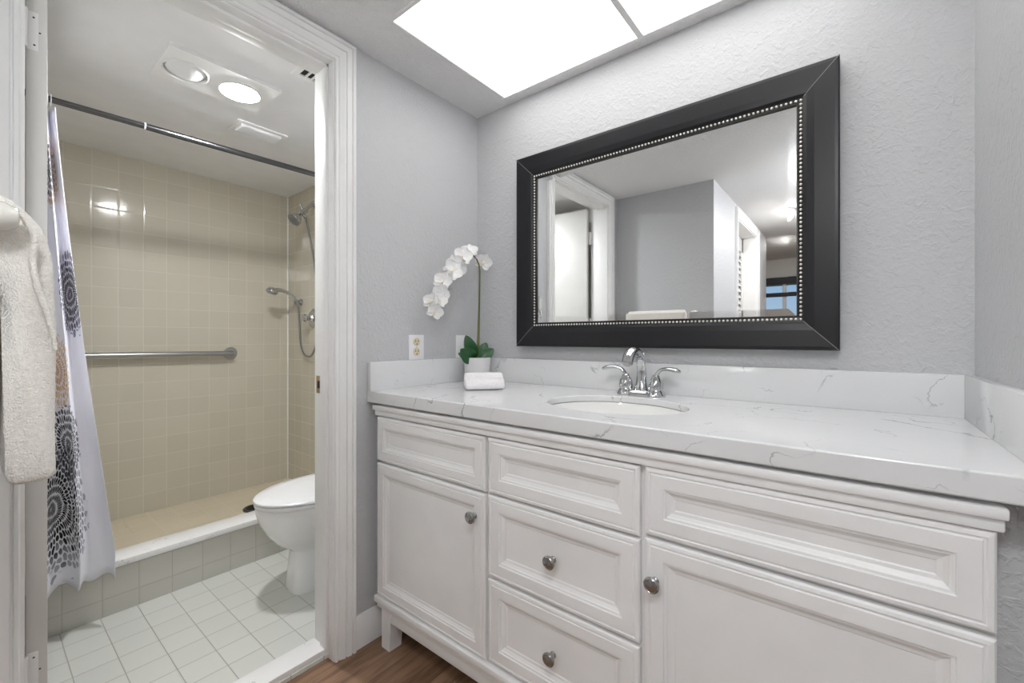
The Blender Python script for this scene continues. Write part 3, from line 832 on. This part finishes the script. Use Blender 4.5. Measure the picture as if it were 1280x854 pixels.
def petal_bm(bm, c, d, nrm, L, Wd, cup):
    c, d, nrm = V(c), V(d).normalized(), V(nrm).normalized()
    s = d.cross(nrm).normalized(); nn = s.cross(d)
    NU, NV = 9, 8; g = []
    for i in range(NU + 1):
        t_ = i / NU
        w = Wd * .5 * max(.03, math.sin(PI * (t_ * .90 + .07)) ** .7)
        g.append([bm.verts.new(c + d * (L * t_) + s * (w * q) + nn * (cup * L * (t_ * t_ * .6 + q * q * .5) + .0015 * math.sin(9 * q + 7 * t_))) for q in [j / NV * 2 - 1 for j in range(NV + 1)]])
    for i in range(NU):
        for j in range(NV): bm.faces.new((g[i][j], g[i + 1][j], g[i + 1][j + 1], g[i][j + 1]))
def blossom(c, nrm, up, sz, cup=.22):
    c, nrm = V(c), V(nrm).normalized()
    up = V(up); up = (up - nrm * up.dot(nrm)).normalized(); sd = up.cross(nrm).normalized()
    def dirv(a): return up * math.cos(a) + sd * math.sin(a) + nrm * .12
    bm = bm_new()
    for a in (0, 2.25, -2.25): petal_bm(bm, c - nrm * .002, dirv(a), nrm, sz * .52, sz * .40, cup)
    fl_ = obj('flower', bm, M_petal, oc, ang=80, fix=False)
    for a in (1.25, -1.25):
        bm = bm_new(); petal_bm(bm, c + nrm * .001, dirv(a), nrm, sz * .52, sz * .60, cup); obj('petal', bm, M_petal, fl_, ang=80, fix=False)
    bm = bm_new()
    tube(bm, smooth_path([c, c + nrm * .006 * 1 - up * .003, c + nrm * .012 - up * .010, c + nrm * .010 - up * .016], 3), interp([.0025, .0045, .0035, .001], 3), 8)
    obj('lip', bm, M_lip, fl_, ang=80)
    return fl_
cam_n = V((.68, -.73, .0))
blossom((-1.258, 1.384, 1.428), (.5, -.55, -.30), (.3, .3, 1), .078)
blossom((-1.258, 1.298, 1.455), (.55, -.55, .55), (-.5, .5, .7), .074)
blossom((-1.262, 1.262, 1.432), (.75, -.6, .15), (-.3, .6, .8), .080)
blossom((-1.268, 1.226, 1.398), (.5, -.8, .1), (-.5, .3, .8), .074)
blossom((-1.256, 1.200, 1.366), (.8, -.5, .05), (0, .8, .6), .082)
blossom((-1.258, 1.245, 1.385), (.6, .1, -.2), (0, .7, .6), .066)
blossom((-1.268, 1.160, 1.318), (.5, -.7, .2), (0, .6, .7), .078)
blossom((-1.276, 1.178, 1.338), (.3, -.6, -.3), (0, .5, .8), .066)
blossom((-1.255, 1.128, 1.245), (.8, -.2, .1), (0, .5, .8), .064)
blossom((-1.262, 1.138, 1.270), (.75, -.5, -.2), (0, .5, .8), .074)
blossom((-1.275, 1.108, 1.238), (.4, -.8, .1), (0, .4, .9), .068)
blossom((-1.262, 1.112, 1.200), (.7, -.5, -.3), (.1, .4, .9), .066)
for y, z in ((1.165, 1.31), (1.150, 1.28), (1.136, 1.245), (1.125, 1.213)):
    bm = bm_new(); tube(bm, [(-1.272, y, z), (-1.265, y - .014, z + .002)], .0012, 6); obj('flower_stalk', bm, M_stake, oc)

# ------------------------------------------------------------------ rolled washcloth
ax = V((.646, .763, 0)); nb = V((-.763, .646, 0))     # along the roll; towards the wall
wc = bm_new()
prof = [(0.0, .004), (.012, .0), (.070, .0), (.083, .004), (.090, .018), (.090, .036), (.084, .052), (.070, .060), (.054, .059), (.044, .052), (.040, .044), (.036, .0405), (.022, .041), (.008, .036), (.0, .026), (-.003, .014)]
N = 18; rs = []
org = V((-1.086, 1.098, CT1 + .0005)); Lw = .146
for i in range(N + 1):
    t_ = i / N
    e = min(t_, 1 - t_) * Lw
    k = 1 - .10 * max(0, 1 - e / .012) ** 2
    row = []
    for (b, h) in prof:
        cb_, ch = .045, .028
        bb, hh = cb_ + (b - cb_) * k, ch + (h - ch) * k
        p = org + ax * (t_ * Lw) + nb * bb + V((0, 0, max(0, hh)))
        q = noise.noise(p * 28) * .0030
        row.append(p + nb * q + V((0, 0, max(0, q) if h > .003 else 0)))
    rs.append(row)
rings(wc, rs)
o = obj('washcloth', wc, M_terry2, ang=80)
m = o.modifiers.new('sub', 'SUBSURF'); m.levels = 2; m.render_levels = 2
tag(o, 'small white folded washcloth lying on the counter in front of the orchid pot', 'towel')

# ------------------------------------------------------------------ towel bar and bath towel
BY, BZb = .020, 1.245
tb = thing('towel_bar', (-1.05, YR, BZb), 'off-white porcelain towel bar on the wall left of the camera', 'towel bar')
bm = bm_new(); tube(bm, [(-1.285, BY, BZb), (-.825, BY, BZb)], .0145, 20); obj('bar', bm, M_cream, tb)
for x in (-1.27, -.822):
    bm = bm_new()
    pts = smooth_path([(x, YR + .002, BZb), (x, YR + .03, BZb), (x, BY - .02, BZb), (x, BY + .006, BZb), (x, BY + .019, BZb)], 4)
    tube(bm, pts, interp([.024, .017, .0165, .0185, .010], 4), 20)
    lathe(bm, [(.034, 0), (.034, .008), (.026, .016), (.018, .02)], (x, YR, BZb), V((0, 1, 0)), 24)
    obj('post', bm, M_cream, tb, ang=50)

def towel_mesh():
    bm = bm_new()
    # centre line in (y,z): front hem up over the bar and down the back
    cl = [(.049, .905), (.049, .97), (.050, 1.06), (.050, 1.14), (.050, 1.19), (.049, 1.228), (.040, 1.256), (.020, 1.272), (.000, 1.264), (-.010, 1.238), (-.014, 1.18), (-.018, 1.08), (-.020, .97)]
    pts = [V((0, y, z)) for y, z in smooth2(cl)]
    th = []
    n = len(pts)
    for i, p in enumerate(pts):
        u = i / (n - 1)
        th.append(.0225 if u < .36 else .0225 - .014 * min(1, (u - .36) / .16))
    outer, inner = [], []
    for i, p in enumerate(pts):
        d = (pts[min(i + 1, n - 1)] - pts[max(i - 1, 0)]).normalized()
        nn = V((0, d.z, -d.y))    # to the front / outside
        outer.append(p + nn * th[i]); inner.append(p - nn * th[i] * (.9 if i / (n - 1) < .34 else .55))
    loop = outer + inner[::-1]
    X0, X1, N = -1.235, -.842, 22
    rs = []
    for i in range(N + 1):
        t_ = i / N; x = X0 + (X1 - X0) * t_
        row = []
        for k, p in enumerate(loop):
            q = V((x, p.y, p.z))
            w = noise.noise(V((x * 14, p.z * 5, p.y * 9))) * .006
            edge = max(0, (t_ - .85) / .15) ** 2
            front = 1 if k < len(outer) * .5 else 0
            q.y += w * (1 if p.z < 1.22 else .2) + (-.002 * edge * front)
            q.x += .004 * math.sin(p.z * 23) * (1 if p.z < 1.2 else 0) + (.012 * max(0, (1.22 - p.z) / .3) if t_ > .5 else 0)
            row.append(q)
        rs.append(row)
    rings(bm, rs)
    return bm
def smooth2(cl):
    return [(p.y, p.z) for p in smooth_path([V((0, y, z)) for y, z in cl], 3)]
bt = obj('bath_towel', towel_mesh(), M_terry, ang=80)
m = bt.modifiers.new('sub', 'SUBSURF'); m.levels = 2; m.render_levels = 2
tx = bpy.data.textures.new('terry', 'CLOUDS'); tx.noise_scale = .006
m = bt.modifiers.new('terry', 'DISPLACE'); m.texture = tx; m.strength = .0025; m.mid_level = .5; m.texture_coords = 'GLOBAL'
tag(bt, 'thick cream terry towel draped over the towel bar at the left edge', 'towel')
# the turned-over edge of the towel
bm = bm_new(); pts = smooth_path([(-.826, .038, 1.258), (-.824, .052, 1.225), (-.822, .050, 1.195), (-.818, .054, 1.16), (-.815, .064, 1.12), (-.813, .070, 1.08)], 4)
tube(bm, pts, interp([.003, .0035, .0035, .0035, .003, .002], 4), 8)
obj('towel_hem', bm, M_terry, bt, ang=80)

# ------------------------------------------------------------------ shower curtain and rod
rd = thing('curtain_rod', (-2.3, .65, 1.97), 'dark chrome tension rod across the top of the shower', 'curtain rod')
def rz(y): return 1.962 + .026 * (y + .12) / 1.4
bm = bm_new(); tube(bm, [(-2.3, YBL, rz(YBL)), (-2.3, .455, rz(.455))], .0115, 18); obj('inner_tube', bm, M_rod, rd)
bm = bm_new(); tube(bm, [(-2.3, .452, rz(.452)), (-2.3, YS, rz(YS))], .0135, 18); obj('outer_tube', bm, M_rod, rd)
bm = bm_new(); tube(bm, [(-2.3, .449, rz(.449)), (-2.3, .454, rz(.454))], .0142, 18); obj('collar', bm, M_plate, rd)
for y, s in ((YBL, 1), (YS, -1)):
    bm = bm_new(); lathe(bm, [(.026, 0), (.026, .012), (.018, .022)], (-2.3, y, rz(y)), V((0, s, 0)), 20); obj('end_cap', bm, M_rod, rd)

sc_t = thing('shower_curtain', (-2.25, .12, .2), 'white shower curtain printed with black and tan dahlias, bunched to the left', 'shower curtain')
bm = bm_new(); uvl = bm.loops.layers.uv.new('UVMap')
NS, NZ = 160, 60; WC = .52
def curt(s, t_):
    # s 0..1 across, t_ 0 bottom .. 1 top
    z0 = .200
    hem = .012 * math.sin(2 * PI * 3.5 * s + .6)
    z = z0 + hem * (1 - t_) + (1.936 - z0) * t_
    yR = .350 * (1 - t_) ** 1.15 + .196 * (1 - (1 - t_) ** 1.15)
    if t_ < .06: yR -= .012 * (1 - t_ / .06)
    yL = .135
    y = yL + (yR - yL) * (s ** .93)
    A = .036 - .014 * t_
    ph = 2 * PI * (2.3 * s) + .5 * math.sin(3 * t_ + 5 * s)
    x = -2.205 - .095 * t_ ** 1.2 + A * math.sin(ph) * (1 - .6 * (s > .97) * 0) + .006 * math.sin(9 * s + 4 * t_)
    y += .010 * math.cos(ph) * (1 - t_)
    x = max(x, -2.243 + .003) if z < .30 else x
    return V((x, y, z))
g = [[bm.verts.new(curt(i / NS, j / NZ)) for j in range(NZ + 1)] for i in range(NS + 1)]
for i in range(NS):
    for j in range(NZ):
        f_ = bm.faces.new((g[i][j], g[i + 1][j], g[i + 1][j + 1], g[i][j + 1]))
        for lp_, (a, b) in zip(f_.loops, ((i, j), (i + 1, j), (i + 1, j + 1), (i, j + 1))): lp_[uvl].uv = (a / NS * WC, .2 + b / NZ * 1.74)
o = obj('cloth_panel', bm, M_curtain, sc_t, ang=80, fix=False)
m = o.modifiers.new('thick', 'SOLIDIFY'); m.thickness = .0012; m.offset = 0
for k in range(8):
    y = .125 + k * .0085
    bm = bm_new()
    pts = [V((-2.3 + .019 * math.cos(a), y, rz(y) - .004 + .021 * math.sin(a))) for a in [2 * PI * i / 20 for i in range(20)]]
    rs = []
    for i, p in enumerate(pts):
        c_ = V((-2.3, y, rz(y) - .004)); r_ = (p - c_).normalized()
        rs.append([p + r_ * .0017 * math.cos(b) + V((0, 1, 0)) * .0017 * math.sin(b) for b in [2 * PI * q / 6 for q in range(6)]])
    rings(bm, rs, closed=True)
    obj('curtain_ring', bm, M_plate, sc_t, ang=80)

# ------------------------------------------------------------------ shower fittings
gb = thing('grab_bar', (XS, .56, .96), 'satin steel grab bar on the beige back wall of the shower', 'grab bar')
bm = bm_new(); xb = XS + .048; r = .0165
tube(bm, smooth_path([(XS + .006, .062, 1.004), (xb - .012, .064, 1.004), (xb, .085, 1.004), (xb, .3, 1.003), (xb, .6, 1.002), (xb, 1.03, .998), (xb - .012, 1.05, .997), (XS + .006, 1.052, .997)], 4), r, 18); obj('bar', bm, M_satin, gb, ang=60)
for y, z in ((.062, 1.004), (1.062, .997)):
    bm = bm_new(); lathe(bm, [(.040, 0), (.040, .004), (.034, .009), (.018, .010)], (XS, y, z), V((1, 0, 0)), 28); obj('flange', bm, M_satin, gb)

SX = -2.78
sh = thing('wall_shower', (SX, YS, 1.96), 'chrome fixed shower with a round head on a curved arm', 'shower')
bm = bm_new(); tube(bm, smooth_path([(SX, YS, 1.966), (SX, 1.405, 1.966), (SX, 1.375, 1.950), (SX, 1.352, 1.918)], 5), .0105, 14); obj('arm', bm, M_chrome, sh, ang=60)
bm = bm_new(); lathe(bm, [(.030, 0), (.029, .006), (.018, .012), (.012, .014)], (SX, YS, 1.966), V((0, -1, 0)), 24); obj('flange', bm, M_chrome, sh)
bm = bm_new(); ddir = V((0, -.75, -.66)).normalized()
tube(bm, [V((SX, 1.357, 1.925)), V((SX, 1.357, 1.925)) + ddir * .036], .0165, 18)
tube(bm, [(SX - .012, 1.335, 1.905), (SX + .004, 1.352, 1.872)], .011, 14)
tube(bm, [(SX, 1.338, 1.91), (SX, 1.318, 1.955)], [.007, .009], 12)
obj('diverter', bm, M_chrome, sh)
bm = bm_new(); hc = V((SX, 1.322, 1.888)); hd = V((.10, -.70, -.68)).normalized()
lathe(bm, [(.010, -.004), (.014, .006), (.018, .016), (.030, .030), (.040, .046), (.043, .056), (.043, .066), (.040, .069)], hc, hd, 32); hb = obj('head', bm, M_chrome, sh, ang=40)
bm = bm_new(); lathe(bm, [(.037, .0688), (.037, .0705), (.002, .0712)], hc, hd, 32); fp = obj('spray_face', bm, plain('grey_spray_face', (.20, .20, .21), .35, .6), hb)
bm = bm_new(); xa_, ya_ = frame_of(hd)
for rr_, n in ((.012, 6), (.022, 12), (.031, 18)):
    for k in range(n):
        a = 2 * PI * k / n; p = hc + hd * .0705 + (xa_ * math.cos(a) + ya_ * math.sin(a)) * rr_
        bmesh.ops.create_icosphere(bm, subdivisions=1, radius=.0018, matrix=Matrix.Translation(p))
obj('nozzles', bm, M_plate, fp, ang=80)

hs = thing('hand_shower', (-3.0, 1.36, 1.30), 'chrome hand shower resting in its wall holder with a grey hose', 'hand shower')
bm = bm_new()
hp = smooth_path([(-3.0, 1.408, 1.318), (-3.0, 1.385, 1.366), (-3.0, 1.350, 1.396), (-3.0, 1.305, 1.414), (-3.0, 1.262, 1.414)], 5)
tube(bm, hp, interp([.010, .0115, .012, .0125, .016], 5), 16); obj('handle', bm, M_chrome, hs, ang=60)
bm = bm_new(); lathe(bm, [(.006, -.020), (.020, -.016), (.032, -.004), (.037, .008), (.037, .016), (.034, .019)], (-3.0, 1.240, 1.412), V((.05, -.35, -.93)), 30); hb = obj('head', bm, M_chrome, hs, ang=45)
bm = bm_new(); lathe(bm, [(.030, .0188), (.030, .0205), (.002, .021)], (-3.0, 1.240, 1.412), V((.05, -.35, -.93)), 30); obj('spray_face', bm, M_tape, hb)
bm = bm_new()
hp = smooth_path([(-3.0, 1.408, 1.318), (-2.995, 1.411, 1.270), (-2.985, 1.411, 1.18), (-2.965, 1.409, 1.06), (-2.93, 1.408, 1.0), (-2.88, 1.408, .975), (-2.80, 1.404, .985), (-2.74, 1.404, 1.08), (-2.725, 1.404, 1.25), (-2.735, 1.402, 1.45), (-2.755, 1.392, 1.62), (-2.768, 1.368, 1.78), (-2.776, 1.353, 1.872)], 8)
tube(bm, hp, .0065, 10)
hm = NT('ribbed_steel_hose'); x, y, z = hm.xyz(hm.pos())
hm.base((.34, .34, .34), .3, 1., hm.bump(hm.math('SINE', hm.math('MULTIPLY', z, 1400.)), .5, .001))
obj('hose', bm, hm.m, hs, ang=80)
hk = thing('shower_holder', (-3.0, YS, 1.34), 'small chrome wall holder carrying the hand shower', 'holder')
bm = bm_new(); lathe(bm, [(.024, 0), (.024, .004), (.014, .010), (.010, .016)], (-3.0, YS, 1.345), V((0, -1, 0)), 20); obj('base', bm, M_chrome, hk)
bm = bm_new()
cc = V((-3.0, 1.398, 1.342)); cd = V((0, -.42, .9)).normalized(); x_, y_ = frame_of(cd)
rs = []
for a in [2 * PI * k / 20 for k in range(20)]:
    e = x_ * math.cos(a) + y_ * math.sin(a)
    rs.append([cc + e * .0135 - cd * .012, cc + e * .0175 - cd * .012, cc + e * .0175 + cd * .012, cc + e * .0135 + cd * .012])
rings(bm, rs, closed=True); obj('cradle', bm, M_satin, hk)

vv = thing('shower_valve', (-2.83, YS, 1.23), 'chrome octagonal shower valve with a round knob', 'shower valve')
bm = bm_new(); lathe(bm, [(.066, 0), (.066, .006), (.056, .014), (.03, .018), (.022, .03)], (-2.825, YS, 1.228), V((0, -1, 0)), 8); obj('escutcheon', bm, M_chrome, vv, smooth=False)
bm = bm_new(); lathe(bm, [(.014, .02), (.014, .045), (.024, .05), (.027, .062), (.024, .074), (.012, .079), (.002, .08)], (-2.825, YS, 1.228), V((0, -1, 0)), 10); obj('knob', bm, M_chrome, vv, ang=25)

dr_ = thing('floor_drain', (-2.78, 1.04, .09), 'dark oval shower drain cover beside the marble sill', 'drain')
bm = bm_new(); lathe(bm, [(.062, 0), (.062, .006), (.055, .010), (.045, .007), (.002, .007)], (-2.775, 1.05, .09), n=32); obj('cover', bm, M_drain, dr_)
bm = bm_new()
for k in range(-3, 4):
    h_ = math.sqrt(.043 ** 2 - (k * .012) ** 2); box(bm, -2.775 + k * .012 - .002, -2.775 + k * .012 + .002, 1.05 - h_, 1.05 + h_, .0965, .0985)
obj('slots', bm, M_dark, dr_)

# ------------------------------------------------------------------ toilet
TX = -1.868
to = thing('toilet', (TX, 1.1, BZ), 'white toilet with closed lid beside the shower curb', 'toilet')
def egg(y0, y1, hw, z, n=48, p=2.0, squ=1.):
    out = []; cy_ = y0 + (y1 - y0) * .52
    for k in range(n):
        a = 2 * PI * k / n; s, c = math.sin(a), math.cos(a)
        e = 2 / p
        X = hw * math.copysign(abs(c) ** e, c)
        Y = math.copysign(abs(s) ** e, s)
        Y = cy_ + Y * ((y1 - cy_) if Y > 0 else (cy_ - y0))
        out.append(V((TX + X, Y, z)))
    return out
bm = bm_new()
B0 = BZ
rings(bm, [egg(.842, 1.36, .072, B0, p=5), egg(.838, 1.36, .074, B0 + .02, p=5), egg(.846, 1.355, .069, B0 + .09, p=4.5), egg(.850, 1.35, .070, B0 + .165, p=4), egg(.835, 1.33, .080, B0 + .185, p=3.2), egg(.795, 1.31, .108, B0 + .215, p=2.4),
           egg(.755, 1.30, .142, B0 + .262, p=2.15), egg(.728, 1.29, .166, B0 + .315, p=2.05), egg(.716, 1.285, .178, B0 + .355, p=2), egg(.713, 1.285, .181, B0 + .378, p=2), egg(.718, 1.28, .178, B0 + .384, p=2)])
box(bm, TX - .16, TX + .16, 1.18, 1.40, B0 + .25, B0 + .38, .02, 3)
obj('bowl', bm, M_porc, to, ang=50)
bm = bm_new(); rings(bm, [egg(.714, 1.20, .176, B0 + .385), egg(.710, 1.20, .180, B0 + .390), egg(.710, 1.20, .180, B0 + .397), egg(.715, 1.197, .176, B0 + .400)]); obj('seat', bm, M_seat, to, ang=50)
bm = bm_new(); rings(bm, [egg(.713, 1.21, .176, B0 + .403), egg(.708, 1.21, .181, B0 + .407), egg(.708, 1.21, .181, B0 + .413), egg(.716, 1.205, .175, B0 + .4185), egg(.76, 1.18, .14, B0 + .4225), egg(.86, 1.10, .06, B0 + .4245)]); obj('lid', bm, M_seat, to, ang=50)
boxobj('tank', (TX - .215, TX + .215, 1.225, 1.425, B0 + .375, B0 + .735), M_porc, to, .02, 3)
boxobj('tank_lid', (TX - .228, TX + .228, 1.212, 1.428, B0 + .735, B0 + .768), M_porc, to, .01, 3)
bm = bm_new(); lathe(bm, [(.012, 0), (.012, .008), (.006, .010)], (TX - .15, 1.225, B0 + .67), V((0, -1, 0)), 16); tube(bm, [(TX - .15, 1.213, B0 + .67), (TX - .08, 1.210, B0 + .662)], [.005, .007], 10); obj('flush_lever', bm, M_chrome, to)
for s in (-1, 1):
    bm = bm_new(); lathe(bm, [(.012, 0), (.012, .012), (.008, .018), (.001, .019)], (TX + s * .085, 1.20, B0 + .384), n=14)
    obj('hinge', bm, M_seat, to)
